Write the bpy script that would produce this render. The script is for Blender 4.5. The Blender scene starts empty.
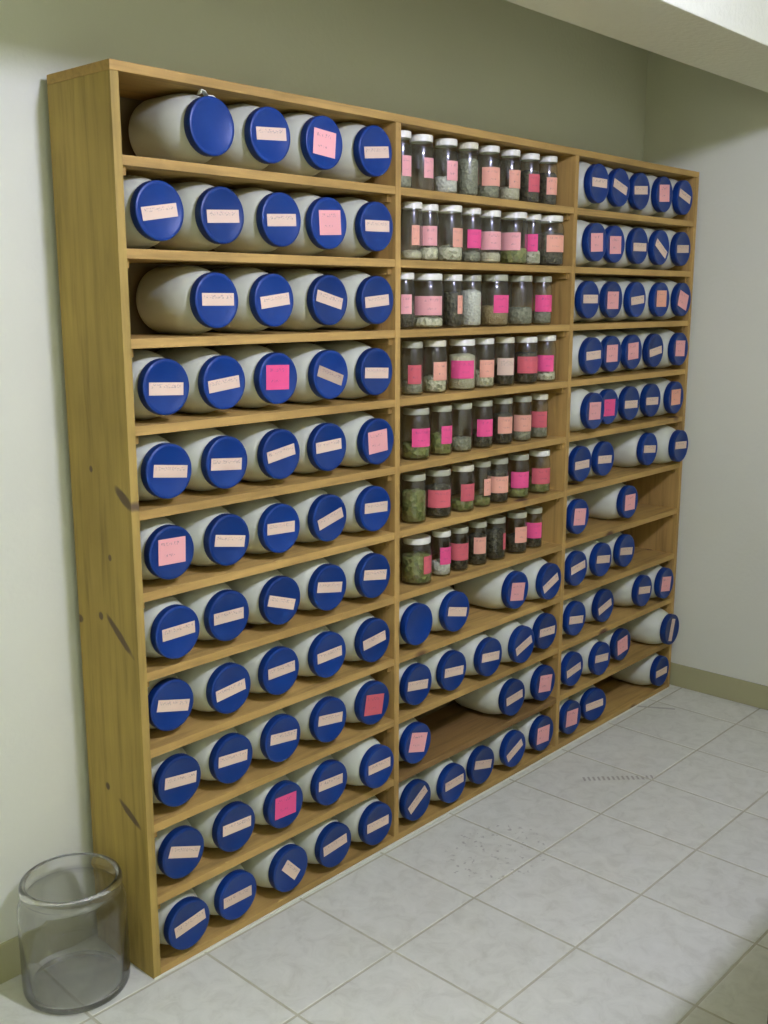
import bpy, bmesh, math, random
from mathutils import Vector, Matrix
random.seed(7)
scene = bpy.context.scene
C = scene.collection

# ------------------------------------------------------------------ camera
CX, CY, CZ, YAW, PITCH, ROLL, FPX = -1.20058, -1.78994, 1.50368, 0.83288, -0.20214, 0.00052, 1044.84
cam_d = bpy.data.cameras.new('camera'); cam = bpy.data.objects.new('camera', cam_d); C.objects.link(cam)
cam_d.sensor_fit = 'VERTICAL'; cam_d.sensor_height = 24.0; cam_d.sensor_width = 18.0
cam_d.lens = FPX * 24.0 / 1024.0
cam_d.clip_start = 0.05
fw = Vector((math.sin(YAW)*math.cos(PITCH), math.cos(YAW)*math.cos(PITCH), math.sin(PITCH)))
rt = fw.cross(Vector((0, 0, 1))).normalized(); up = rt.cross(fw)
r2 = rt*math.cos(ROLL) + up*math.sin(ROLL); u2 = up*math.cos(ROLL) - rt*math.sin(ROLL)
cam.matrix_world = Matrix(((r2.x, u2.x, -fw.x, CX), (r2.y, u2.y, -fw.y, CY), (r2.z, u2.z, -fw.z, CZ), (0, 0, 0, 1)))
scene.camera = cam
# ------------------------------------------------------------------ world, exposure
world = bpy.data.worlds.new('world'); scene.world = world; world.use_nodes = True
world.node_tree.nodes['Background'].inputs[0].default_value = (0.5, 0.5, 0.5, 1)
world.node_tree.nodes['Background'].inputs[1].default_value = 0.02
scene.view_settings.view_transform = 'Standard'; scene.view_settings.look = 'None'
scene.view_settings.gamma = 1.0; scene.view_settings.use_curve_mapping = False
scene.view_settings.exposure = 0.55
# the room's lamp: a bare frosted globe under the ceiling
LAMP_POS = (0.12, -1.70, 2.42)
LAMP_RADIUS = 0.065
LAMP_STRENGTH = 330.0
LAMP_COLOR = (1.0, 1.0, 1.70)
# room box
WALL_Y, WALL_X, LEFT_X, FRONT_Y, CEIL_Z = 0.245, 2.475, -2.1, -3.0, 2.50

# ------------------------------------------------------------------ materials
def mat(name):
    m = bpy.data.materials.new(name); m.use_nodes = True
    nt = m.node_tree; nt.nodes.clear()
    out = nt.nodes.new('ShaderNodeOutputMaterial'); b = nt.nodes.new('ShaderNodeBsdfPrincipled')
    nt.links.new(b.outputs[0], out.inputs[0])
    return m, nt, b, out
def N(nt, t, **kw):
    n = nt.nodes.new('ShaderNode' + t)
    for k, v in kw.items():
        if k in n.inputs: n.inputs[k].default_value = v
        else: setattr(n, k, v)
    return n
def ramp(nt, src, stops):
    r = nt.nodes.new('ShaderNodeValToRGB'); cr = r.color_ramp
    while len(cr.elements) < len(stops): cr.elements.new(0.5)
    for e, (p, c) in zip(cr.elements, stops): e.position = p; e.color = (*c, 1)
    nt.links.new(src, r.inputs[0]); return r
def math_n(nt, op, a, b=None, c=None):
    n = nt.nodes.new('ShaderNodeMath'); n.operation = op
    for i, v in enumerate((a, b, c)):
        if v is None: continue
        if isinstance(v, (int, float)): n.inputs[i].default_value = v
        else: nt.links.new(v, n.inputs[i])
    return n.outputs[0]
def mixc(nt, f, a, b, mode='MIX'):
    n = nt.nodes.new('ShaderNodeMix'); n.data_type = 'RGBA'; n.blend_type = mode
    if isinstance(f, (int, float)): n.inputs[0].default_value = f
    else: nt.links.new(f, n.inputs[0])
    for i, v in ((6, a), (7, b)):
        if isinstance(v, tuple): n.inputs[i].default_value = (*v, 1)
        else: nt.links.new(v, n.inputs[i])
    return n.outputs[2]
def bump(nt, b, h, strength, dist):
    n = N(nt, 'Bump', Strength=strength, Distance=dist); nt.links.new(h, n.inputs['Height']); nt.links.new(n.outputs[0], b.inputs['Normal'])

def plaster(name, col, bs=0.25, scale=70):
    m, nt, b, o = mat(name)
    g = N(nt, 'NewGeometry')
    n1 = N(nt, 'TexNoise', Scale=1.3, Detail=4.0); nt.links.new(g.outputs['Position'], n1.inputs['Vector'])
    r = ramp(nt, n1.outputs[0], [(0.3, tuple(c*0.95 for c in col)), (0.7, col)])
    nt.links.new(r.outputs[0], b.inputs['Base Color']); b.inputs['Roughness'].default_value = 0.85
    b.inputs['Specular IOR Level'].default_value = 0.2
    n2 = N(nt, 'TexNoise', Scale=scale, Detail=6.0); nt.links.new(g.outputs['Position'], n2.inputs['Vector'])
    bump(nt, b, n2.outputs[0], bs, 0.004)
    return m

def wood(name, axis, knots=None, base=(0.55, 0.358, 0.098)):
    """pine board, grain along axis (0 x, 1 y, 2 z); knots: list of (y, z, ry, rz, tilt) for the left side panel"""
    m, nt, b, o = mat(name)
    g = N(nt, 'NewGeometry'); oi = N(nt, 'ObjectInfo')
    off = N(nt, 'VectorMath', operation='ADD'); nt.links.new(g.outputs['Position'], off.inputs[0])
    cmb = N(nt, 'CombineXYZ'); s = math_n(nt, 'MULTIPLY', oi.outputs['Random'], 17.0)
    for i in range(3): nt.links.new(s, cmb.inputs[i])
    nt.links.new(cmb.outputs[0], off.inputs[1])
    mp = N(nt, 'Mapping'); sc = [1.0, 1.0, 1.0]; sc[axis] = 0.07; mp.inputs['Scale'].default_value = sc
    nt.links.new(off.outputs[0], mp.inputs[0])
    n1 = N(nt, 'TexNoise', Scale=42.0, Detail=5.0, Roughness=0.6, Distortion=0.6); nt.links.new(mp.outputs[0], n1.inputs['Vector'])
    d = tuple(c*0.66 for c in base); l = tuple(min(1, c*1.16) for c in base)
    r = ramp(nt, n1.outputs[0], [(0.28, d), (0.5, base), (0.75, l)])
    n3 = N(nt, 'TexNoise', Scale=2.6, Detail=3.0); nt.links.new(off.outputs[0], n3.inputs['Vector'])
    r3 = ramp(nt, n3.outputs[0], [(0.25, (0.72, 0.70, 0.66)), (0.65, (1.0, 1.0, 1.0))])
    col = mixc(nt, 1.0, r.outputs[0], r3.outputs[0], 'MULTIPLY')
    # scattered small knots
    mp2 = N(nt, 'Mapping'); sc2 = [5.0, 5.0, 5.0]; sc2[axis] = 2.6; mp2.inputs['Scale'].default_value = sc2
    nt.links.new(off.outputs[0], mp2.inputs[0])
    v = N(nt, 'TexVoronoi', Scale=1.0); nt.links.new(mp2.outputs[0], v.inputs['Vector'])
    k = ramp(nt, v.outputs['Distance'], [(0.055, (1, 1, 1)), (0.10, (0, 0, 0))])
    if not knots: col = mixc(nt, k.outputs[0], col, (0.13, 0.065, 0.03))
    if knots:
        sp = N(nt, 'SeparateXYZ'); nt.links.new(g.outputs['Position'], sp.inputs[0])
        nz = N(nt, 'TexNoise', Scale=45.0, Detail=2.0); nt.links.new(g.outputs['Position'], nz.inputs['Vector'])
        tot = None
        for (ky, kz, ry, rz, tilt) in knots:
            dy = math_n(nt, 'SUBTRACT', sp.outputs[1], ky); dz = math_n(nt, 'SUBTRACT', sp.outputs[2], kz)
            ca, sa = math.cos(tilt), math.sin(tilt)
            a = math_n(nt, 'ADD', math_n(nt, 'MULTIPLY', dy, ca/ry), math_n(nt, 'MULTIPLY', dz, sa/ry))
            c = math_n(nt, 'ADD', math_n(nt, 'MULTIPLY', dy, -sa/rz), math_n(nt, 'MULTIPLY', dz, ca/rz))
            q = math_n(nt, 'ADD', math_n(nt, 'MULTIPLY', a, a), math_n(nt, 'MULTIPLY', c, c))
            q = math_n(nt, 'ADD', q, math_n(nt, 'MULTIPLY', nz.outputs[0], 0.8))
            mk = math_n(nt, 'SUBTRACT', 1.9, q); mk = math_n(nt, 'MULTIPLY', mk, 1.1)
            cl = N(nt, 'Clamp'); nt.links.new(mk, cl.inputs[0])
            tot = cl.outputs[0] if tot is None else math_n(nt, 'MAXIMUM', tot, cl.outputs[0])
        col = mixc(nt, math_n(nt, 'MULTIPLY', tot, 0.85), col, (0.10, 0.065, 0.045))
    nt.links.new(col, b.inputs['Base Color']); b.inputs['Roughness'].default_value = 0.62
    b.inputs['Specular IOR Level'].default_value = 0.25
    bump(nt, b, n1.outputs[0], 0.15, 0.002)
    return m

def simple(name, col, rough=0.5, spec=0.4, var=0.0, noise=None):
    m, nt, b, o = mat(name)
    b.inputs['Roughness'].default_value = rough; b.inputs['Specular IOR Level'].default_value = spec
    if noise:
        tc = N(nt, 'NewGeometry'); n = N(nt, 'TexNoise', Scale=noise[0], Detail=4.0); nt.links.new(tc.outputs['Position'], n.inputs['Vector'])
        r = ramp(nt, n.outputs[0], [(0.3, tuple(c*(1-noise[1]) for c in col)), (0.7, col)]); src = r.outputs[0]
    else:
        rgb = N(nt, 'RGB'); rgb.outputs[0].default_value = (*col, 1); src = rgb.outputs[0]
    if var:
        oi = N(nt, 'ObjectInfo'); r = ramp(nt, oi.outputs['Random'], [(0.0, (1-var, 1-var, 1-var*1.2)), (1.0, (1, 1, 1))])
        src = mixc(nt, 1.0, src, r.outputs[0], 'MULTIPLY')
    nt.links.new(src, b.inputs['Base Color'])
    return m

def sticker_mat(name, col, lines):
    """paper sticker with faint illegible pen strokes; generated coords of the flat sticker"""
    m, nt, b, o = mat(name)
    tc = N(nt, 'TexCoord'); sp = N(nt, 'SeparateXYZ'); nt.links.new(tc.outputs['Generated'], sp.inputs[0])
    oi = N(nt, 'ObjectInfo')
    u = sp.outputs[0]; v = sp.outputs[2]
    cmb = N(nt, 'CombineXYZ'); nt.links.new(math_n(nt, 'MULTIPLY', u, 26.0), cmb.inputs[0])
    nt.links.new(math_n(nt, 'MULTIPLY', v, 9.0), cmb.inputs[1]); nt.links.new(math_n(nt, 'MULTIPLY', oi.outputs['Random'], 50.0), cmb.inputs[2])
    n = N(nt, 'TexNoise', Scale=1.0, Detail=3.0); nt.links.new(cmb.outputs[0], n.inputs['Vector'])
    ink = math_n(nt, 'GREATER_THAN', n.outputs[0], 0.56)
    tot = None
    for (v0, v1, u0, u1) in lines:
        mk = math_n(nt, 'MULTIPLY', math_n(nt, 'GREATER_THAN', v, v0), math_n(nt, 'LESS_THAN', v, v1))
        mk = math_n(nt, 'MULTIPLY', mk, math_n(nt, 'MULTIPLY', math_n(nt, 'GREATER_THAN', u, u0), math_n(nt, 'LESS_THAN', u, u1)))
        tot = mk if tot is None else math_n(nt, 'MAXIMUM', tot, mk)
    f = math_n(nt, 'MULTIPLY', math_n(nt, 'MULTIPLY', ink, tot), 0.42)
    rr = ramp(nt, oi.outputs['Random'], [(0.0, tuple(c*0.88 for c in col)), (1.0, col)])
    cc = mixc(nt, f, rr.outputs[0], (0.12, 0.08, 0.12))
    nt.links.new(cc, b.inputs['Base Color']); b.inputs['Roughness'].default_value = 0.7; b.inputs['Specular IOR Level'].default_value = 0.2
    return m

def glass_mat(name, tint, edge, boost=1.0):
    m, nt, b, o = mat(name); nt.nodes.remove(b)
    lw = N(nt, 'LayerWeight', Blend=0.35)
    col = mixc(nt, math_n(nt, 'POWER', lw.outputs['Facing'], 2.2), tint, edge)
    tr = N(nt, 'BsdfTransparent'); nt.links.new(col, tr.inputs[0])
    g1 = N(nt, 'BsdfGlossy', Roughness=0.05); g2 = N(nt, 'BsdfGlossy', Roughness=0.28)
    gl = N(nt, 'MixShader'); gl.inputs[0].default_value = 0.35; nt.links.new(g1.outputs[0], gl.inputs[1]); nt.links.new(g2.outputs[0], gl.inputs[2])
    f5 = N(nt, 'LayerWeight', Blend=0.5)      # Schlick reflectance of a thin pane, same from both sides
    f = math_n(nt, 'MULTIPLY_ADD', math_n(nt, 'POWER', f5.outputs['Facing'], 5.0), 0.85, 0.04 * boost)
    f = math_n(nt, 'MINIMUM', f, 0.9)
    mx = N(nt, 'MixShader'); nt.links.new(f, mx.inputs[0]); nt.links.new(tr.outputs[0], mx.inputs[1]); nt.links.new(gl.outputs[0], mx.inputs[2])
    nt.links.new(mx.outputs[0], o.inputs[0])
    return m

def grain_mat(name, cols, scale):
    m, nt, b, o = mat(name)
    g = N(nt, 'NewGeometry'); v = N(nt, 'TexVoronoi', Scale=scale); nt.links.new(g.outputs['Position'], v.inputs['Vector'])
    sp = N(nt, 'SeparateColor'); nt.links.new(v.outputs['Color'], sp.inputs[0])
    r = ramp(nt, sp.outputs[0], [(i/max(1, len(cols)-1), c) for i, c in enumerate(cols)])
    nt.links.new(r.outputs[0], b.inputs['Base Color']); b.inputs['Roughness'].default_value = 0.8
    bump(nt, b, v.outputs['Distance'], 0.8, 0.004)
    return m

def tile_mat():
    m, nt, b, o = mat('ceramic tile')
    g = N(nt, 'NewGeometry'); oi = N(nt, 'ObjectInfo'); P = g.outputs['Position']
    n1 = N(nt, 'TexNoise', Scale=19.0, Detail=6.0, Roughness=0.65, Distortion=0.8); nt.links.new(P, n1.inputs['Vector'])
    r = ramp(nt, n1.outputs[0], [(0.30, (0.66, 0.67, 0.485)), (0.5, (0.755, 0.77, 0.585)), (0.7, (0.81, 0.825, 0.64))])
    r2 = ramp(nt, oi.outputs['Random'], [(0.0, (0.94, 0.94, 0.93)), (1.0, (1, 1, 1))])
    col = mixc(nt, 1.0, r.outputs[0], r2.outputs[0], 'MULTIPLY')
    sp = N(nt, 'SeparateXYZ'); nt.links.new(P, sp.inputs[0]); x, y = sp.outputs[0], sp.outputs[1]
    nz = N(nt, 'TexNoise', Scale=60.0, Detail=3.0); nt.links.new(P, nz.inputs['Vector'])
    # rusty comb mark: short strokes in a row on the floor before the right bay
    def along(x0, y0, x1, y1, half):
        L = math.hypot(x1-x0, y1-y0); ux, uy = (x1-x0)/L, (y1-y0)/L
        t = math_n(nt, 'ADD', math_n(nt, 'MULTIPLY', math_n(nt, 'SUBTRACT', x, x0), ux), math_n(nt, 'MULTIPLY', math_n(nt, 'SUBTRACT', y, y0), uy))
        w = math_n(nt, 'ADD', math_n(nt, 'MULTIPLY', math_n(nt, 'SUBTRACT', x, x0), -uy), math_n(nt, 'MULTIPLY', math_n(nt, 'SUBTRACT', y, y0), ux))
        w = math_n(nt, 'ABSOLUTE', math_n(nt, 'ADD', w, math_n(nt, 'MULTIPLY', math_n(nt, 'SUBTRACT', nz.outputs[0], 0.5), half)))
        mk = math_n(nt, 'MULTIPLY', math_n(nt, 'GREATER_THAN', t, 0.0), math_n(nt, 'LESS_THAN', t, L))
        return t, math_n(nt, 'MULTIPLY', mk, math_n(nt, 'LESS_THAN', w, half))
    t, mk = along(1.517, -0.178, 1.685, -0.341, 0.013)
    st = math_n(nt, 'GREATER_THAN', math_n(nt, 'SINE', math_n(nt, 'MULTIPLY', t, 400.0)), 0.15)
    f1 = math_n(nt, 'MULTIPLY', math_n(nt, 'MULTIPLY', mk, st), 0.55)
    t, mk2 = along(2.176, 0.003, 2.25, -0.122, 0.007); f2 = math_n(nt, 'MULTIPLY', mk2, 0.45)
    f = math_n(nt, 'MAXIMUM', f1, f2)
    # scattered rusty specks before the middle bay
    dx = math_n(nt, 'DIVIDE', math_n(nt, 'SUBTRACT', x, 0.97), 0.17); dy = math_n(nt, 'DIVIDE', math_n(nt, 'SUBTRACT', y, -0.24), 0.13)
    area = math_n(nt, 'LESS_THAN', math_n(nt, 'ADD', math_n(nt, 'MULTIPLY', dx, dx), math_n(nt, 'MULTIPLY', dy, dy)), 1.0)
    sk = ramp(nt, nz.outputs[0], [(0.60, (0, 0, 0)), (0.68, (1, 1, 1))])
    f = math_n(nt, 'MAXIMUM', f, math_n(nt, 'MULTIPLY', math_n(nt, 'MULTIPLY', area, sk.outputs[0]), 0.45))
    col = mixc(nt, f, col, (0.22, 0.19, 0.08))
    nt.links.new(col, b.inputs['Base Color']); b.inputs['Roughness'].default_value = 0.42; b.inputs['Specular IOR Level'].default_value = 0.35
    bump(nt, b, n1.outputs[0], 0.08, 0.002)
    return m

M = {}
WALLC = (0.785, 0.805, 0.565)
M['wall'] = plaster('painted plaster', WALLC)
M['ceil'] = plaster('rough ceiling plaster', (0.87, 0.885, 0.635), 0.9, 55)
M['base'] = simple('vinyl baseboard', (0.48, 0.47, 0.22), 0.55, 0.3, noise=(3.0, 0.12))
M['grout'] = simple('grout', (0.60, 0.59, 0.38), 0.9, 0.1, noise=(20.0, 0.2))
M['tile'] = tile_mat()
M['wx'] = wood('pine along', 0); M['wy'] = wood('pine cleat', 1, base=(0.44, 0.28, 0.07)); M['wz'] = wood('pine upright', 2)
M['wside'] = wood('knotty pine upright', 2, knots=[(0.024, 1.098, 0.011, 0.036, -0.99), (0.066, 0.795, 0.009, 0.056, -0.88), (0.220, 0.802, 0.013, 0.009, 0.0),
    (0.134, 0.825, 0.008, 0.009, 0.0), (0.062, 0.382, 0.009, 0.040, -1.05), (0.145, 0.422, 0.008, 0.009, 0.0), (0.087, 0.963, 0.006, 0.007, 0.0), (0.141, 1.148, 0.006, 0.007, 0.0)], base=(0.475, 0.34, 0.082))
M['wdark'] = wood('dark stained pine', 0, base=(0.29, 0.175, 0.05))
M['back'] = simple('hardboard', (0.24, 0.18, 0.075), 0.8, 0.2, noise=(12.0, 0.2))
M['caulk'] = simple('caulk', (0.82, 0.83, 0.62), 0.6)
M['plastic'] = simple('translucent white plastic', (0.71, 0.745, 0.53), 0.42, 0.4, var=0.12)
M['blue'] = simple('blue plastic', (0.003, 0.040, 0.20), 0.40, 0.45, var=0.25)
LN1 = [(0.55, 0.85, 0.06, 0.94)]; LN2 = [(0.72, 0.86, 0.1, 0.75), (0.3, 0.4, 0.2, 0.6)]
M['s'] = sticker_mat('cream tape', (0.85, 0.65, 0.43), LN1)
M['b'] = sticker_mat('tan tape', (0.56, 0.43, 0.28), LN1)
M['p'] = sticker_mat('pale pink note', (0.96, 0.47, 0.39), LN2)
M['h'] = sticker_mat('hot pink note', (0.95, 0.12, 0.27), LN2)
M['d'] = sticker_mat('dark pink note', (0.72, 0.15, 0.15), LN2)
M['e'] = sticker_mat('peach note', (0.94, 0.47, 0.29), LN2)
M['glass'] = glass_mat('jar glass', (0.95, 0.965, 0.94), (0.66, 0.69, 0.60), 2.2)
M['bigglass'] = glass_mat('clear thick glass', (0.97, 0.98, 0.965), (0.52, 0.56, 0.50), 1.3)
m_, nt_, b_, o_ = mat('solid clear glass')
b_.inputs['Base Color'].default_value = (0.993, 0.997, 0.99, 1); b_.inputs['Transmission Weight'].default_value = 1.0
b_.inputs['Roughness'].default_value = 0.0; b_.inputs['IOR'].default_value = 1.45; M['bigglass'] = m_
tr_ = N(nt_, 'BsdfTransparent'); tr_.inputs[0].default_value = (0.96, 0.97, 0.95, 1); mx_ = N(nt_, 'MixShader'); mx_.inputs[0].default_value = 0.10
nt_.links.new(b_.outputs[0], mx_.inputs[1]); nt_.links.new(tr_.outputs[0], mx_.inputs[2]); nt_.links.new(mx_.outputs[0], o_.inputs[0])
M['lidw'] = simple('white enamel lid', (0.90, 0.91, 0.66), 0.35, 0.5)
M['lidc'] = simple('cream enamel lid', (0.76, 0.74, 0.46), 0.4, 0.5)
M['lidg'] = simple('dull zinc lid', (0.44, 0.45, 0.27), 0.4, 0.6)
M['cream'] = grain_mat('cream grain', [(0.62, 0.60, 0.317), (0.75, 0.73, 0.418)], 260)
M['white'] = grain_mat('white powder', [(0.66, 0.68, 0.475), (0.78, 0.79, 0.554)], 150)
M['bean'] = grain_mat('pale beans', [(0.30, 0.31, 0.144), (0.70, 0.70, 0.396), (0.82, 0.80, 0.490)], 120)
M['green'] = grain_mat('dried green leaves', [(0.12, 0.15, 0.029), (0.30, 0.33, 0.086), (0.20, 0.18, 0.050)], 90)
M['dark'] = grain_mat('dark dried herb', [(0.045, 0.042, 0.017), (0.12, 0.11, 0.047)], 130)
M['tan'] = grain_mat('tan seed', [(0.34, 0.26, 0.094), (0.48, 0.38, 0.151)], 220)
M['grey'] = grain_mat('grey green herb', [(0.22, 0.23, 0.122), (0.36, 0.37, 0.209)], 140)
m_, nt_, b_, o_ = mat('glowing bulb'); nt_.nodes.remove(b_)
em_ = N(nt_, 'Emission', Strength=LAMP_STRENGTH); em_.inputs[0].default_value = (*LAMP_COLOR, 1); nt_.links.new(em_.outputs[0], o_.inputs[0]); M['bulb'] = m_
M['blocker'] = wood('table wood', 0, base=(0.13, 0.075, 0.025)); M['blocker_front'] = wood('table leg wood', 2, base=(0.11, 0.065, 0.022))  # dark wood for the added out-of-view counter that shades the floor

# ------------------------------------------------------------------ mesh helpers
def add_box(bm, x0, x1, y0, y1, z0, z1, bev=0.0):
    vs = [bm.verts.new((x, y, z)) for z in (z0, z1) for y in (y0, y1) for x in (x0, x1)]
    fs = [bm.faces.new([vs[i] for i in f]) for f in ((0, 2, 3, 1), (4, 5, 7, 6), (0, 1, 5, 4), (2, 6, 7, 3), (0, 4, 6, 2), (1, 3, 7, 5))]
    if bev:
        bmesh.ops.bevel(bm, geom=list({e for f in fs for e in f.edges}), offset=bev, segments=2, affect='EDGES', profile=0.6)
def lathe_mesh(name, prof, seg=40, axis='z', ridges=None):
    """revolve (r, h) profile; ridges = (first index, last index, depth) alternates the radius for a ribbed grip"""
    bm = bmesh.new(); rings = []
    for i, (r, h) in enumerate(prof):
        if r < 1e-6:
            rings.append([bm.verts.new((0, 0, h))]); continue
        ring = []
        for k in range(seg):
            a = 2*math.pi*k/seg; rr = r
            if ridges and ridges[0] <= i <= ridges[1] and k % 2: rr = r - ridges[2]
            ring.append(bm.verts.new((rr*math.cos(a), rr*math.sin(a), h)))
        rings.append(ring)
    for a, b in zip(rings, rings[1:]):
        for k in range(seg):
            k2 = (k+1) % seg
            if len(a) == 1 and len(b) == 1: continue
            if len(a) == 1: bm.faces.new((a[0], b[k2], b[k]))
            elif len(b) == 1: bm.faces.new((a[k], a[k2], b[0]))
            else: bm.faces.new((a[k], a[k2], b[k2], b[k]))
    if axis == 'y':   # h runs along +y
        bmesh.ops.transform(bm, matrix=Matrix(((1, 0, 0, 0), (0, 0, 1, 0), (0, -1, 0, 0), (0, 0, 0, 1))), verts=bm.verts)
    bmesh.ops.recalc_face_normals(bm, faces=bm.faces)
    return to_mesh(name, bm, True)
def to_mesh(name, bm, smooth=False, angle=0.7):
    me = bpy.data.meshes.new(name)
    if smooth:
        for f in bm.faces: f.smooth = True
        for e in bm.edges:
            if len(e.link_faces) == 2 and e.calc_face_angle(0) > angle: e.smooth = False
    bm.to_mesh(me); bm.free(); return me
def obj(name, me, m=None, parent=None, loc=(0, 0, 0), rot=(0, 0, 0)):
    o = bpy.data.objects.new(name, me)
    if m is not None and not me.materials: me.materials.append(m)
    elif m is not None and me.materials[0] != m:
        o.material_slots[0].link = 'OBJECT'; o.material_slots[0].material = m
    C.objects.link(o); o.location = loc; o.rotation_euler = rot
    if parent: o.parent = parent
    return o
def box_obj(name, x0, x1, y0, y1, z0, z1, m, parent=None, bev=0.0015, origin=None):
    bm = bmesh.new(); cx, cy, cz = (x0+x1)/2, (y0+y1)/2, z0
    add_box(bm, x0-cx, x1-cx, y0-cy, y1-cy, 0, z1-z0, bev)
    o = obj(name, to_mesh(name, bm), m)
    if parent:
        o.parent = parent; o.location = Vector((cx, cy, cz)) - parent.location
    else: o.location = (cx, cy, cz)
    return o
def empty(name, loc, label, cat, group=None, rotz=0.0):
    o = bpy.data.objects.new(name, None); C.objects.link(o); o.location = loc; o.rotation_euler = (0, 0, rotz)
    o.empty_display_size = 0.05; o['label'] = label; o['category'] = cat
    if group: o['group'] = group
    return o
def structure(o): o['kind'] = 'structure'; return o

# ------------------------------------------------------------------ room shell
TH = 0.12
floor = structure(box_obj('floor', LEFT_X-TH, WALL_X+TH, FRONT_Y-TH, WALL_Y+TH, -0.10, -0.0015, M['grout'], bev=0))
structure(box_obj('wall_back', LEFT_X-TH, WALL_X+TH, WALL_Y, WALL_Y+TH, 0, CEIL_Z, M['wall'], bev=0))
structure(box_obj('wall_right', WALL_X, WALL_X+TH, FRONT_Y, WALL_Y, 0, CEIL_Z, M['wall'], bev=0))
structure(box_obj('wall_left', LEFT_X-TH, LEFT_X, FRONT_Y, WALL_Y, 0, CEIL_Z, M['wall'], bev=0))
structure(box_obj('wall_front', LEFT_X-TH, WALL_X+TH, FRONT_Y-TH, FRONT_Y, 0, CEIL_Z, M['wall'], bev=0))
ceiling = structure(box_obj('ceiling', LEFT_X-TH, WALL_X+TH, FRONT_Y-TH, WALL_Y+TH, CEIL_Z, CEIL_Z+0.1, M['ceil'], bev=0))
# boxed beam hanging under the ceiling, parallel to the shelves
box_obj('beam', LEFT_X, WALL_X, -0.565, -0.305, 2.15, CEIL_Z, M['ceil'], ceiling, bev=0.004)
BB = 0.006
structure(box_obj('baseboard_back', LEFT_X, WALL_X, WALL_Y-BB, WALL_Y, 0, 0.095, M['base'], bev=0.002))
structure(box_obj('baseboard_right', WALL_X-BB, WALL_X, FRONT_Y, WALL_Y-BB, 0, 0.092, M['base'], bev=0.002))
structure(box_obj('baseboard_left', LEFT_X, LEFT_X+BB, FRONT_Y, WALL_Y-BB, 0, 0.092, M['base'], bev=0.002))
structure(box_obj('baseboard_front', LEFT_X+BB, WALL_X-BB, FRONT_Y, FRONT_Y+BB, 0, 0.092, M['base'], bev=0.002))

# floor tiles, 12 inch, grid turned slightly against the wall
TS, GR, TR, TX, TY = 0.3048, 0.007, -0.01217, 0.13731, -0.32401
ct, st_ = math.cos(TR), math.sin(TR)
def tile_mesh(poly):
    bm = bmesh.new(); n = len(poly)
    cx = sum(p[0] for p in poly)/n; cy = sum(p[1] for p in poly)/n
    def ring(k, z):
        return [bm.verts.new((p[0]+(cx-p[0])*k, p[1]+(cy-p[1])*k, z)) for p in poly]
    a, b, c = ring(0, -0.012), ring(0, -0.0010), ring(0.012, 0.0)
    for q, w in ((a, b), (b, c)):
        for i in range(n): bm.faces.new((q[i], q[(i+1) % n], w[(i+1) % n], w[i]))
    bm.faces.new(c); bm.faces.new(list(reversed(a)))
    return to_mesh('tile', bm)
def clip(poly, ax, lim, sgn):
    out = []
    for i in range(len(poly)):
        p, q = poly[i], poly[(i+1) % len(poly)]
        dp, dq = sgn*(p[ax]-lim), sgn*(q[ax]-lim)
        if dp <= 0: out.append(p)
        if dp*dq < 0:
            t = dp/(dp-dq); out.append((p[0]+t*(q[0]-p[0]), p[1]+t*(q[1]-p[1])))
    return out
h = (TS-GR)/2
sq = [(x*ct-y*st_, x*st_+y*ct) for x, y in ((-h, -h), (h, -h), (h, h), (-h, h))]
full_tile = tile_mesh(sq)
for i in range(-9, 10):
    for j in range(-11, 4):
        a, b = (i+0.5)*TS, (j+0.5)*TS
        cx, cy = TX + a*ct - b*st_, TY + a*st_ + b*ct
        shp = sq
        if j == 0: shp = [(x*ct-y*st_, x*st_+y*ct) for x, y in ((-h, -h), (h, -h), (h, h+0.010), (-h, h+0.010))]
        if j == 1: shp = [(x*ct-y*st_, x*st_+y*ct) for x, y in ((-h, -h+0.010), (h, -h+0.010), (h, h), (-h, h))]
        poly = [(cx+p[0], cy+p[1]) for p in shp]; pl = poly
        for ax, lim, sg in ((0, LEFT_X, -1), (0, WALL_X, 1), (1, FRONT_Y, -1), (1, WALL_Y, 1)):
            pl = clip(pl, ax, lim, sg)
            if len(pl) < 3: break
        if len(pl) < 3: continue
        xs = [p[0] for p in pl]; ys = [p[1] for p in pl]
        if max(xs)-min(xs) < 0.012 or max(ys)-min(ys) < 0.012: continue
        if pl == poly and shp is sq: o = obj('tile', full_tile, M['tile'], floor)
        else: o = obj('tile', tile_mesh([(p[0]-cx, p[1]-cy) for p in pl]), M['tile'], floor)
        o.location = Vector((cx, cy, 0)) - floor.location

# ------------------------------------------------------------------ ceiling lamp
lamp = empty('ceiling_lamp', (LAMP_POS[0], LAMP_POS[1], CEIL_Z), 'bare round glowing bulb in a white holder under the ceiling', 'lamp')
obj('lamp_holder', lathe_mesh('lamp_holder', [(0, 0), (0.055, 0), (0.055, -0.012), (0.028, -0.016), (0.024, -0.022), (0, -0.022)], 32), M['lidw'], lamp)
R_ = LAMP_RADIUS; dz_ = LAMP_POS[2]-CEIL_Z
obj('bulb', lathe_mesh('bulb', [(0.020, -0.0215)] + [(R_*math.sin(t), dz_+R_*math.cos(t)) for t in [0.32+(math.pi-0.32)*k/14 for k in range(14)]] + [(0, dz_-R_)], 24), M['bulb'], lamp)

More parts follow.
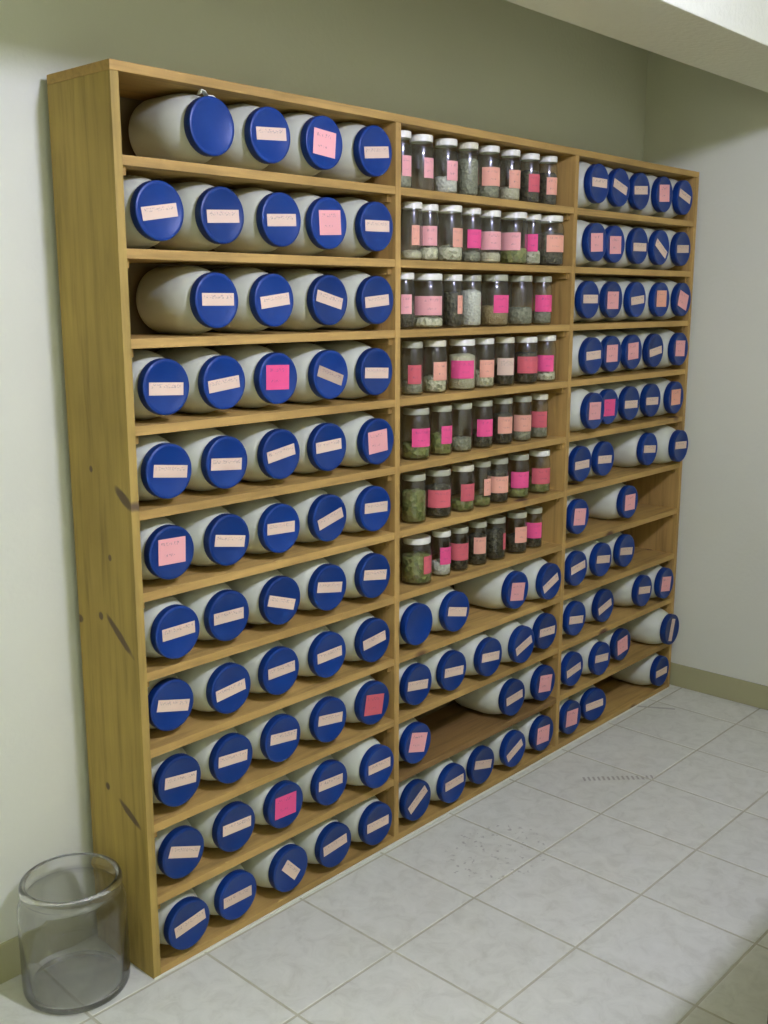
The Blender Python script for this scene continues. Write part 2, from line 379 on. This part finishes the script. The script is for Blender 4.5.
# ------------------------------------------------------------------ shelving unit
W, H, D, T = 2.442, 1.9445, 0.224, 0.0195
SH = [1.774-0.1755*i for i in range(10)] + [0.020]     # upper faces of the shelves, last is the bottom board
D1, D2 = 0.8205, 1.6367
BAYS = {'L': (T, D1-T/2), 'M': (D1+T/2, D2-T/2), 'R': (D2+T/2, W-T)}
unit = empty('shelving_unit', (0, 0, 0), 'wide pine shelving unit with three bays of eleven rows against the wall', 'shelf')
box_obj('side_panel', 0, T, 0, D, 0, H-T, M['wside'], unit)
box_obj('side_panel', W-T, W, 0, D, 0, H-T, M['wz'], unit)
box_obj('top_board', 0, W, 0, D, H-T, H, M['wx'], unit, bev=0.002)
box_obj('bottom_board', T, W-T, 0, D, 0, SH[10], M['wx'], unit)
for d in (D1, D2): box_obj('divider', d-T/2, d+T/2, 0, D, SH[10], H-T, M['wz'], unit)
box_obj('back_panel', 0.004, W-0.004, D, D+0.005, 0.01, H-0.004, M['back'], unit, bev=0)
for b, (x0, x1) in BAYS.items():
    for i in range(10):
        rr = random.uniform(-0.0012, 0.0012)
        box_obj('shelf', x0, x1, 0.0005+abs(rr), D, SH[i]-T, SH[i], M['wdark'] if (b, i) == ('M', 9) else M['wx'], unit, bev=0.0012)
        for (c0, c1) in ((x0, x0+0.014), (x1-0.014, x1)):
            box_obj('cleat', c0, c1, 0.010+random.random()*0.01, D-0.01, SH[i]-T-0.018, SH[i]-T, M['wy'], unit, bev=0.001)
bm = bmesh.new(); add_box(bm, 0.0, W, -0.0045, 0, 0, 0.004, 0.0012)
obj('caulk_bead', to_mesh('caulk_bead', bm), M['caulk'], unit)
PLASTIC = {   # (bay, row from top): (x, y of the lid face, sticker kind, sticker turn in degrees)
    ('L', 1): [(0.236, -0.008, 'n', 6), (0.397, -0.006, 's', 4), (0.555, -0.012, 'p', -5), (0.734, -0.005, 's', 6)],
    ('L', 2): [(0.098, -0.007, 's', 9), (0.258, -0.006, 's', 3), (0.424, -0.007, 's', 3), (0.574, -0.005, 'p', 3), (0.734, -0.009, 's', 1)],
    ('L', 3): [(0.24, -0.001, 's', 0), (0.403, -0.001, 's', 7), (0.579, -0.001, 's', -14), (0.734, -0.011, 's', 5)],
    ('L', 4): [(0.101, 0.0, 's', -3), (0.257, 0.003, 's', 6), (0.415, 0.004, 'h', -2), (0.583, 0.003, 'b', -19), (0.734, -0.008, 's', -3)],
    ('L', 5): [(0.097, -0.003, 's', -7), (0.255, 0.0, 's', -5), (0.419, 0.003, 's', 9), (0.578, 0.005, 's', 3), (0.734, -0.013, 'p', 4)],
    ('L', 6): [(0.096, -0.002, 'p', -2), (0.254, -0.001, 's', -10), (0.413, 0.001, 's', -3), (0.574, 0.002, 's', 15), (0.734, -0.003, 's', -3)],
    ('L', 7): [(0.096, -0.012, 's', 1), (0.247, -0.001, 's', -1), (0.41, 0.0, 's', -18), (0.568, -0.002, 's', -10), (0.725, -0.01, 's', -9)],
    ('L', 8): [(0.096, 0.02, 's', -14), (0.247, 0.0, 's', 6), (0.403, 0.001, 's', 1), (0.564, -0.002, 's', 2), (0.725, -0.009, 's', 7)],
    ('L', 9): [(0.096, 0.003, 's', -7), (0.25, 0.003, 's', -5), (0.406, 0.003, 's', -7), (0.566, -0.001, 's', -8), (0.725, -0.007, 'd', -11)],
    ('L', 10): [(0.096, 0.001, 's', -21), (0.252, 0.003, 's', -3), (0.407, -0.001, 'h', -3), (0.568, 0.0, 's', -3), (0.722, -0.027, 's', -1)],
    ('L', 11): [(0.096, -0.01, 's', 8), (0.247, -0.002, 's', -1), (0.414, -0.007, 't', -47), (0.572, -0.009, 's', 5), (0.73, -0.014, 's', -1)],
    ('M', 8): [(0.907, -0.006, 'n', -13), (1.072, -0.008, 's', -13), (1.374, -0.007, 'p', -10), (1.529, -0.027, 's', 21)],
    ('M', 9): [(0.907, -0.005, 's', -9), (1.06, -0.01, 's', -7), (1.226, -0.018, 's', -7), (1.39, -0.025, 's', 17), (1.55, -0.004, 's', -4)],
    ('M', 10): [(0.907, -0.004, 'p', -16), (1.375, -0.005, 's', 5), (1.546, -0.006, 'p', -10)],
    ('M', 11): [(0.907, -0.006, 's', 32), (1.06, -0.016, 's', 2), (1.217, -0.005, 's', -14), (1.381, -0.009, 's', 23), (1.544, -0.008, 'p', -5)],
    ('R', 1): [(1.729, -0.024, 's', 0), (1.88, -0.011, 's', -15), (2.03, -0.002, 's', 4), (2.181, -0.007, 'p', 4), (2.332, -0.006, 's', -15)],
    ('R', 2): [(1.728, -0.025, 'p', 3), (1.878, -0.003, 'p', 2), (2.029, -0.006, 's', 1), (2.179, -0.006, 's', -30), (2.33, -0.01, 's', 2)],
    ('R', 3): [(1.735, -0.003, 's', 0), (1.886, 0.001, 'p', 0), (2.04, -0.001, 's', 5), (2.195, -0.009, 'e', 0), (2.346, -0.015, 'p', -17)],
    ('R', 4): [(1.743, -0.019, 's', 2), (1.894, 0.0, 'p', 0), (2.044, 0.006, 'p', 3), (2.195, 0.004, 's', 8), (2.346, -0.015, 'p', -2)],
    ('R', 5): [(1.743, -0.033, 'p', -2), (1.894, 0.002, 'h', -2), (2.044, 0.005, 's', -2), (2.195, 0.005, 's', -2), (2.346, -0.008, 'e', 0)],
    ('R', 6): [(1.736, 0.003, 's', 0), (1.887, 0.006, 's', -4), (2.195, 0.007, 's', -5), (2.346, -0.038, 's', -3)],
    ('R', 7): [(1.731, 0.002, 'p', -7), (2.07, 0.007, 'p', -2)],
    ('R', 8): [(1.727, -0.002, 's', 7), (1.889, -0.001, 's', -8), (2.061, 0.006, 's', -8)],
    ('R', 9): [(1.734, 0.0, 's', -9), (1.93, 0.006, 's', 14), (2.195, -0.001, 's', -8), (2.346, -0.011, 'p', -9)],
    ('R', 10): [(1.723, -0.004, 's', 8), (1.878, -0.02, 's', -7), (2.062, 0.004, 'p', 7), (2.346, -0.045, 's', 75)],
    ('R', 11): [(1.723, -0.004, 'p', -6), (1.876, -0.001, 's', 3), (2.346, -0.013, 's', 0)],
}
GLASSJARS = {   # row: (x, y, diameter, sticker arc in degrees or None, sticker, lid, contents, fill)
    1: [(0.887, 0.052, 0.054, (-130, -70), 'p', 'w', 'grey', 0.3), (0.967, 0.052, 0.062, (-125, -64), 'p', 'w', 'none', 0.0), (1.069, 0.052, 0.061, (-134, -65), 'p', 'w', 'white', 0.35), (1.165, 0.052, 0.056, None, '-', 'c', 'grey', 0.85), (1.26, 0.052, 0.06, (-177, -67), 'e', 'w', 'grey', 0.3), (1.362, 0.052, 0.057, (-147, -68), 'e', 'w', 'cream', 0.3), (1.46, 0.052, 0.057, (-148, -69), 'd', 'w', 'dark', 0.8), (1.556, 0.052, 0.054, (-151, -73), 'e', 'w', 'dark', 0.8)],
    2: [(0.932, 0.052, 0.054, (-139, -96), 'e', 'w', 'cream', 0.15), (0.998, 0.052, 0.054, (-195, -85), 'p', 'w', 'bean', 0.25), (1.088, 0.052, 0.069, (-126, -65), 'e', 'w', 'bean', 0.3), (1.184, 0.052, 0.054, (-161, -66), 'h', 'w', 'grey', 0.2), (1.272, 0.052, 0.061, (-211, -71), 'p', 'w', 'cream', 0.2), (1.387, 0.052, 0.078, (-215, -115), 'p', 'w', 'green', 0.35), (1.48, 0.052, 0.054, (-187, -106), 'h', 'w', 'bean', 0.3), (1.595, 0.052, 0.091, (-150, -71), 'e', 'w', 'dark', 0.8)],
    3: [(0.902, 0.052, 0.054, (-153, -94), 'p', 'w', 'dark', 0.6), (0.998, 0.052, 0.081, (-188, -78), 'p', 'w', 'bean', 0.2), (1.105, 0.052, 0.054, (-111, -65), 'e', 'w', 'dark', 0.8), (1.189, 0.052, 0.057, None, '-', 'g', 'white', 0.85), (1.3, 0.052, 0.078, (-146, -68), 'h', 'g', 'tan', 0.45), (1.428, 0.052, 0.072, None, '-', 'g', 'grey', 0.4), (1.545, 0.052, 0.056, (-187, -70), 'h', 'g', 'grey', 0.3)],
    4: [(0.938, 0.052, 0.054, (-163, -85), 'd', 'g', 'grey', 0.3), (1.032, 0.052, 0.062, (-146, -65), 'e', 'c', 'bean', 0.35), (1.153, 0.052, 0.073, (-192, -84), 'h', 'w', 'cream', 0.85), (1.256, 0.052, 0.057, (-166, -72), 'e', 'w', 'bean', 0.4), (1.356, 0.052, 0.058, (-184, -81), 's', 'c', 'dark', 0.5), (1.467, 0.052, 0.068, (-187, -69), 'd', 'w', 'dark', 0.8), (1.576, 0.052, 0.06, (-213, -98), 'h', 'w', 'bean', 0.2)],
    5: [(0.954, 0.052, 0.073, (-155, -66), 'h', 'g', 'green', 0.35), (1.063, 0.052, 0.058, (-139, -65), 'h', 'g', 'green', 0.5), (1.153, 0.052, 0.06, None, '-', 'g', 'grey', 0.3), (1.253, 0.052, 0.058, (-171, -67), 'h', 'g', 'dark', 0.4), (1.354, 0.052, 0.057, (-170, -74), 'e', 'g', 'dark', 0.8), (1.454, 0.052, 0.057, (-195, -75), 'e', 'g', 'grey', 0.25), (1.547, 0.052, 0.054, (-209, -87), 'd', 'c', 'grey', 0.3)],
    6: [(0.947, 0.052, 0.065, None, '-', 'g', 'green', 0.8), (1.051, 0.052, 0.073, (-185, -75), 'd', 'g', 'dark', 0.8), (1.164, 0.052, 0.065, (-149, -66), 'd', 'c', 'green', 0.25), (1.254, 0.052, 0.054, (-126, -67), 'e', 'g', 'green', 0.2), (1.336, 0.052, 0.061, (-211, -68), 'e', 'g', 'dark', 0.85), (1.443, 0.052, 0.063, (-184, -74), 'h', 'g', 'green', 0.25), (1.557, 0.052, 0.066, (-184, -70), 'd', 'w', 'green', 0.45)],
    7: [(0.96, 0.052, 0.08, (-111, -64), 'd', 'w', 'green', 0.75), (1.069, 0.052, 0.054, (-146, -67), 'h', 'w', 'white', 0.35), (1.151, 0.052, 0.054, (-214, -70), 'd', 'g', 'dark', 0.7), (1.241, 0.052, 0.054, (-164, -85), 'e', 'g', 'dark', 0.85), (1.33, 0.052, 0.06, (-95, -68), 'd', 'g', 'dark', 0.85), (1.441, 0.052, 0.062, (-151, -69), 'e', 'g', 'dark', 0.5), (1.534, 0.052, 0.054, (-203, -81), 'h', 'g', 'dark', 0.6)],
}

# ------------------------------------------------------------------ plastic jars lying on the shelves
R = 0.0748; JL = 0.203
body_prof = [(0.0525, 0.016), (0.0525, 0.026), (0.056, 0.030), (0.0605, 0.038), (0.0655, 0.050), (0.0700, 0.064), (0.0732, 0.080), (R, 0.098), (R, 0.182),
             (R-0.003, 0.194), (R-0.010, 0.201), (R-0.022, JL), (0.030, JL-0.004), (0, JL-0.005)]
body_me = lathe_mesh('jar_body', body_prof, 44, 'y')
lid_me = lathe_mesh('jar_lid', [(0, 0.0014), (0.0490, 0.0014), (0.0508, 0.0002), (0.0555, 0.0), (0.0578, 0.0014), (0.0586, 0.004), (0.0586, 0.020), (0.0575, 0.0215), (0.0535, 0.0215)], 96, 'y', ridges=(5, 6, 0.0007))
def flat_sticker(name, w, hh):
    bm = bmesh.new(); add_box(bm, -w/2, w/2, -0.0003, 0.0003, -hh/2, hh/2); return to_mesh(name, bm)
stick_me = {}
for k in 'sb': stick_me[k] = flat_sticker('sticker_strip_'+k, 0.086, 0.0265)
stick_me['t'] = flat_sticker('sticker_short', 0.062, 0.029)
for k in 'phde': stick_me[k] = flat_sticker('sticker_note_'+k, 0.070, 0.056)
M['t'] = M['s']
ORD = ['first', 'second', 'third', 'fourth', 'fifth', 'sixth', 'seventh', 'eighth', 'ninth', 'tenth', 'eleventh']
BAYN = {'L': 'left', 'M': 'middle', 'R': 'right'}
KIND = {'n': 'a bare unmarked lid', 's': 'a cream strip', 'b': 'a tan strip', 't': 'a short cream strip', 'p': 'a pale pink note', 'h': 'a hot pink note', 'd': 'a dark pink note', 'e': 'a peach note'}
def place_word(i, n):
    return 'leftmost' if i == 0 else 'rightmost' if i == n-1 else ORD[i] + ' from left'
def row_word(r): return 'top row' if r == 1 else 'bottom row' if r == 11 else ORD[r-1] + ' row down'
YAWS = {('R', 11, 1): 12}
for (b, row), jars in PLASTIC.items():
    n = len(jars)
    for i, (x, y, kind, ang) in enumerate(jars):
        kd = KIND[kind]
        if kind == 's' and abs(ang) >= 12: kd = 'a tilted cream strip'
        lab = 'blue-lidded plastic jar with %s, %s, %s, %s bay' % (kd, place_word(i, n), row_word(row), BAYN[b])
        yw = math.radians(YAWS.get((b, row, i), 0))
        z = SH[row-1] + 0.0004
        # pivot at the lid face so that the lid keeps its place
        px, py = x - 0.11*math.sin(yw)*-1, y + 0.11*math.cos(yw)
        j = empty('plastic_jar', (px, py, z), lab, 'jar', 'blue-lidded plastic jars on the shelves', -yw)
        roll = random.uniform(0, 6.28)
        obj('jar_body', body_me, M['plastic'], j, (0, -0.11, R), (0, roll, 0))
        lid = obj('jar_lid', lid_me, M['blue'], j, (0, -0.11, R), (0, roll, 0))
        if kind != 'n':
            ox, oz = random.uniform(-0.003, 0.003), random.uniform(-0.004, 0.004)
            s = obj('sticker', stick_me[kind], M[kind], j, (ox, -0.1092, R+oz), (0, -math.radians(ang), 0))
            s['label'] = {'s': 'cream paper strip', 'b': 'tan paper strip', 't': 'short cream strip', 'p': 'pale pink paper note', 'h': 'hot pink paper note', 'd': 'dark pink paper note', 'e': 'peach paper note'}[kind]
        if (b, row, i) == ('L', 1, 0):     # crumpled white tag stuck to the top of the rim
            bm = bmesh.new()
            pts = [(-0.020, 0.014), (-0.017, 0.022), (-0.010, 0.020), (-0.004, 0.013), (0.006, 0.0135), (0.014, 0.010)]
            prev = None
            for q, (u, w_) in enumerate(pts):
                hgt = 0.0495 + w_*1.05
                cur = [bm.verts.new((u*1.2, -0.105+0.002*(q % 2), hgt)), bm.verts.new((u*1.2, -0.092-0.002*(q % 2), hgt-0.001)), bm.verts.new((u*1.2, -0.092, hgt-0.0025)), bm.verts.new((u*1.2, -0.105, hgt-0.0022))]
                if prev:
                    for k in range(4): bm.faces.new((prev[k], prev[(k+1) % 4], cur[(k+1) % 4], cur[k]))
                else: bm.faces.new(cur)
                prev = cur
            bm.faces.new(list(reversed(prev))); bmesh.ops.recalc_face_normals(bm, faces=bm.faces)
            tg = obj('paper_tag', to_mesh('paper_tag', bm, True), M['lidw'], j, (0, 0, R-0.0025)); tg['label'] = 'crumpled white paper tag'

# ------------------------------------------------------------------ glass jars standing in the middle bay
GH = {1: 0.1425, 2: 0.148, 3: 0.145, 4: 0.143, 5: 0.140, 6: 0.137, 7: 0.132}
def glass_profile(r, h_):
    sh = 0.020; nr = r*0.86
    return [(0, 0.0035), (r*0.72, 0.002), (r-0.006, 0.0), (r-0.002, 0.002), (r, 0.007), (r, h_-0.044), (r-0.001, h_-0.038), (r*0.955, h_-0.031), (nr+0.001, h_-0.023), (nr, h_-0.019), (nr, h_-0.003)]
def lid_profile(r, h_):
    nr = r*0.86+0.0025
    return [(nr-0.0015, h_-0.0175), (nr, h_-0.0165), (nr, h_-0.0022), (nr-0.0012, h_-0.0006), (nr-0.0035, h_), (nr-0.006, h_-0.0006), (0, h_-0.0008)]
def curved_label(r, a0, a1, z0, z1):
    bm = bmesh.new(); n = max(4, int(abs(a1-a0)/9)); prev = None; first = None
    for k in range(n+1):
        a = math.radians(a0+(a1-a0)*k/n)
        cur = [bm.verts.new((q*math.cos(a), q*math.sin(a), z)) for q, z in ((r+0.0003, z0), (r+0.0003, z1), (r+0.0007, z1), (r+0.0007, z0))]
        if prev:
            for e in range(4): bm.faces.new((prev[e], prev[(e+1) % 4], cur[(e+1) % 4], cur[e]))
        else: first = cur
        prev = cur
    bm.faces.new(first); bm.faces.new(list(reversed(prev))); bmesh.ops.recalc_face_normals(bm, faces=bm.faces)
    return to_mesh('label', bm, True)
def contents_mesh(r, h_, fill):
    top = 0.006 + (h_-0.035)*fill; bm = bmesh.new(); seg = 28; ri = r-0.0022; rings = []
    rnd = random.Random(int(r*1e5+fill*100))
    for (q, z, jit) in ((ri*0.8, 0.0045, 0), (ri, 0.008, 0), (ri, top-0.004, 0.0015), (ri*0.93, top, 0.003), (ri*0.5, top+0.003, 0.003)):
        rings.append([bm.verts.new((q*math.cos(2*math.pi*k/seg), q*math.sin(2*math.pi*k/seg), z+rnd.uniform(-jit, jit))) for k in range(seg)])
    for a, b in zip(rings, rings[1:]):
        for k in range(seg): bm.faces.new((a[k], a[(k+1) % seg], b[(k+1) % seg], b[k]))
    bm.faces.new(rings[-1]); bm.faces.new(list(reversed(rings[0])))
    return to_mesh('contents', bm, True)
STK = {'p': 'pink', 'h': 'hot pink', 'd': 'dark pink', 'e': 'peach', 's': 'pale cream', '-': ''}
LIDN = {'w': 'white', 'c': 'cream', 'g': 'dull grey'}
CON = {'none': 'empty', 'grey': 'grey-green', 'white': 'white', 'cream': 'cream', 'dark': 'dark', 'green': 'green', 'bean': 'speckled', 'tan': 'tan'}
for row, jars in GLASSJARS.items():
    n = len(jars)
    pts = [[a[0], a[1], a[2]*1.07/2] for a in jars]
    for it in range(200):     # keep neighbours and the divider walls clear
        for p, q in zip(pts, pts[1:]):
            d = math.hypot(q[0]-p[0], q[1]-p[1]); g = p[2]+q[2]+0.001-d
            if g > 0: p[0] -= g/2; q[0] += g/2
        for p in pts:
            p[0] = min(max(p[0], BAYS['M'][0]+max(p[2]+0.001, 0.86*p[2]+0.0185)), BAYS['M'][1]-max(p[2]+0.001, 0.86*p[2]+0.0185))
    for i, (a, (x, y, r)) in enumerate(zip(jars, pts)):
        _, _, _, arc, stk, lidk, con, fill = a
        h_ = GH[row] + random.uniform(-0.002, 0.001)
        first = ('%s label' % STK[stk]) if stk != '-' else ('no label')
        lab = 'glass jar with %s and %s lid, %s, %s' % (first, LIDN[lidk], place_word(i, n), row_word(row))
        j = empty('glass_jar', (x, y, SH[row-1]+0.0003), lab, 'jar', 'glass jars in the middle bay')
        obj('glass', lathe_mesh('glass', glass_profile(r, h_), 36), M['glass'], j)
        lo = obj('lid', lathe_mesh('lid', lid_profile(r, h_), 56, ridges=(1, 2, 0.0005)), M['lid'+lidk], j); lo['label'] = LIDN[lidk] + ' screw lid'
        if fill > 0:
            co = obj('contents', contents_mesh(r, h_, fill), M[con], j); co['label'] = CON[con] + ' dried contents'
        if stk != '-' and arc:
            z0 = 0.034 + random.uniform(-0.003, 0.003) + (0.004 if row in (2, 3) else 0)
            so = obj('label', curved_label(r, arc[0], arc[1], z0, z0+0.050), M[stk], j); so['label'] = STK[stk] + ' paper label'

# ------------------------------------------------------------------ big empty glass jar on the floor
bj = empty('glass_jar', (-0.1225, 0.117, 0), 'large empty open glass jar on the floor beside the shelf', 'jar')
RO = 0.1165
outer = [(0, 0.010), (0.060, 0.008), (0.095, 0.002), (0.105, 0.0), (0.112, 0.004), (0.1155, 0.012), (RO, 0.024), (RO, 0.190), (0.1155, 0.204), (0.112, 0.216), (0.107, 0.224), (0.1035, 0.229), (0.1035, 0.234),
         (0.107, 0.238), (0.1095, 0.244), (0.1095, 0.252), (0.107, 0.259), (0.102, 0.262), (0.097, 0.260), (0.0945, 0.254), (0.0945, 0.240), (0.097, 0.230), (0.102, 0.222), (0.1075, 0.213), (0.1110, 0.202), (0.1120, 0.190), (0.1120, 0.030), (0.108, 0.018), (0.096, 0.013), (0.060, 0.016), (0, 0.018)]
obj('glass_body', lathe_mesh('glass_body', outer, 64), M['bigglass'], bj)

# ------------------------------------------------------------------ invented counter right of the view, added to cast a shadow on the floor
X0, X1, Y0, Y1 = 0.36, 2.40, -1.83, -1.23
cb = empty('added_shadow_counter', ((X0+X1)/2, (Y0+Y1)/2, 0), 'added waist-high brown counter, out of view, casting shadow on the floor', 'cabinet')
box_obj('plinth', X0+0.03, X1-0.03, Y0+0.02, Y1-0.05, 0, 0.09, M['blocker_front'], cb)
box_obj('body', X0, X1, Y0, Y1-0.020, 0.09, 0.87, M['blocker'], cb, 0.003)
box_obj('counter_top', X0-0.02, X1+0.01, Y0-0.01, Y1+0.02, 0.87, 0.90, M['blocker'], cb, 0.004)
nd = 4; wd = (X1-X0)/nd
for k in range(nd):
    dr = box_obj('door', X0+k*wd+0.003, X0+(k+1)*wd-0.003, Y1-0.020, Y1, 0.095, 0.865, M['blocker_front'], cb, 0.003)
    hx = (wd/2-0.05) * (1 if k % 2 == 0 else -1)
    hm = lathe_mesh('knob', [(0.006, 0.0), (0.006, 0.012), (0.014, 0.016), (0.015, 0.022), (0.010, 0.027), (0, 0.028)], 20, 'y')
    obj('knob', hm, M['lidg'], dr, (hx, 0.010, 0.66))
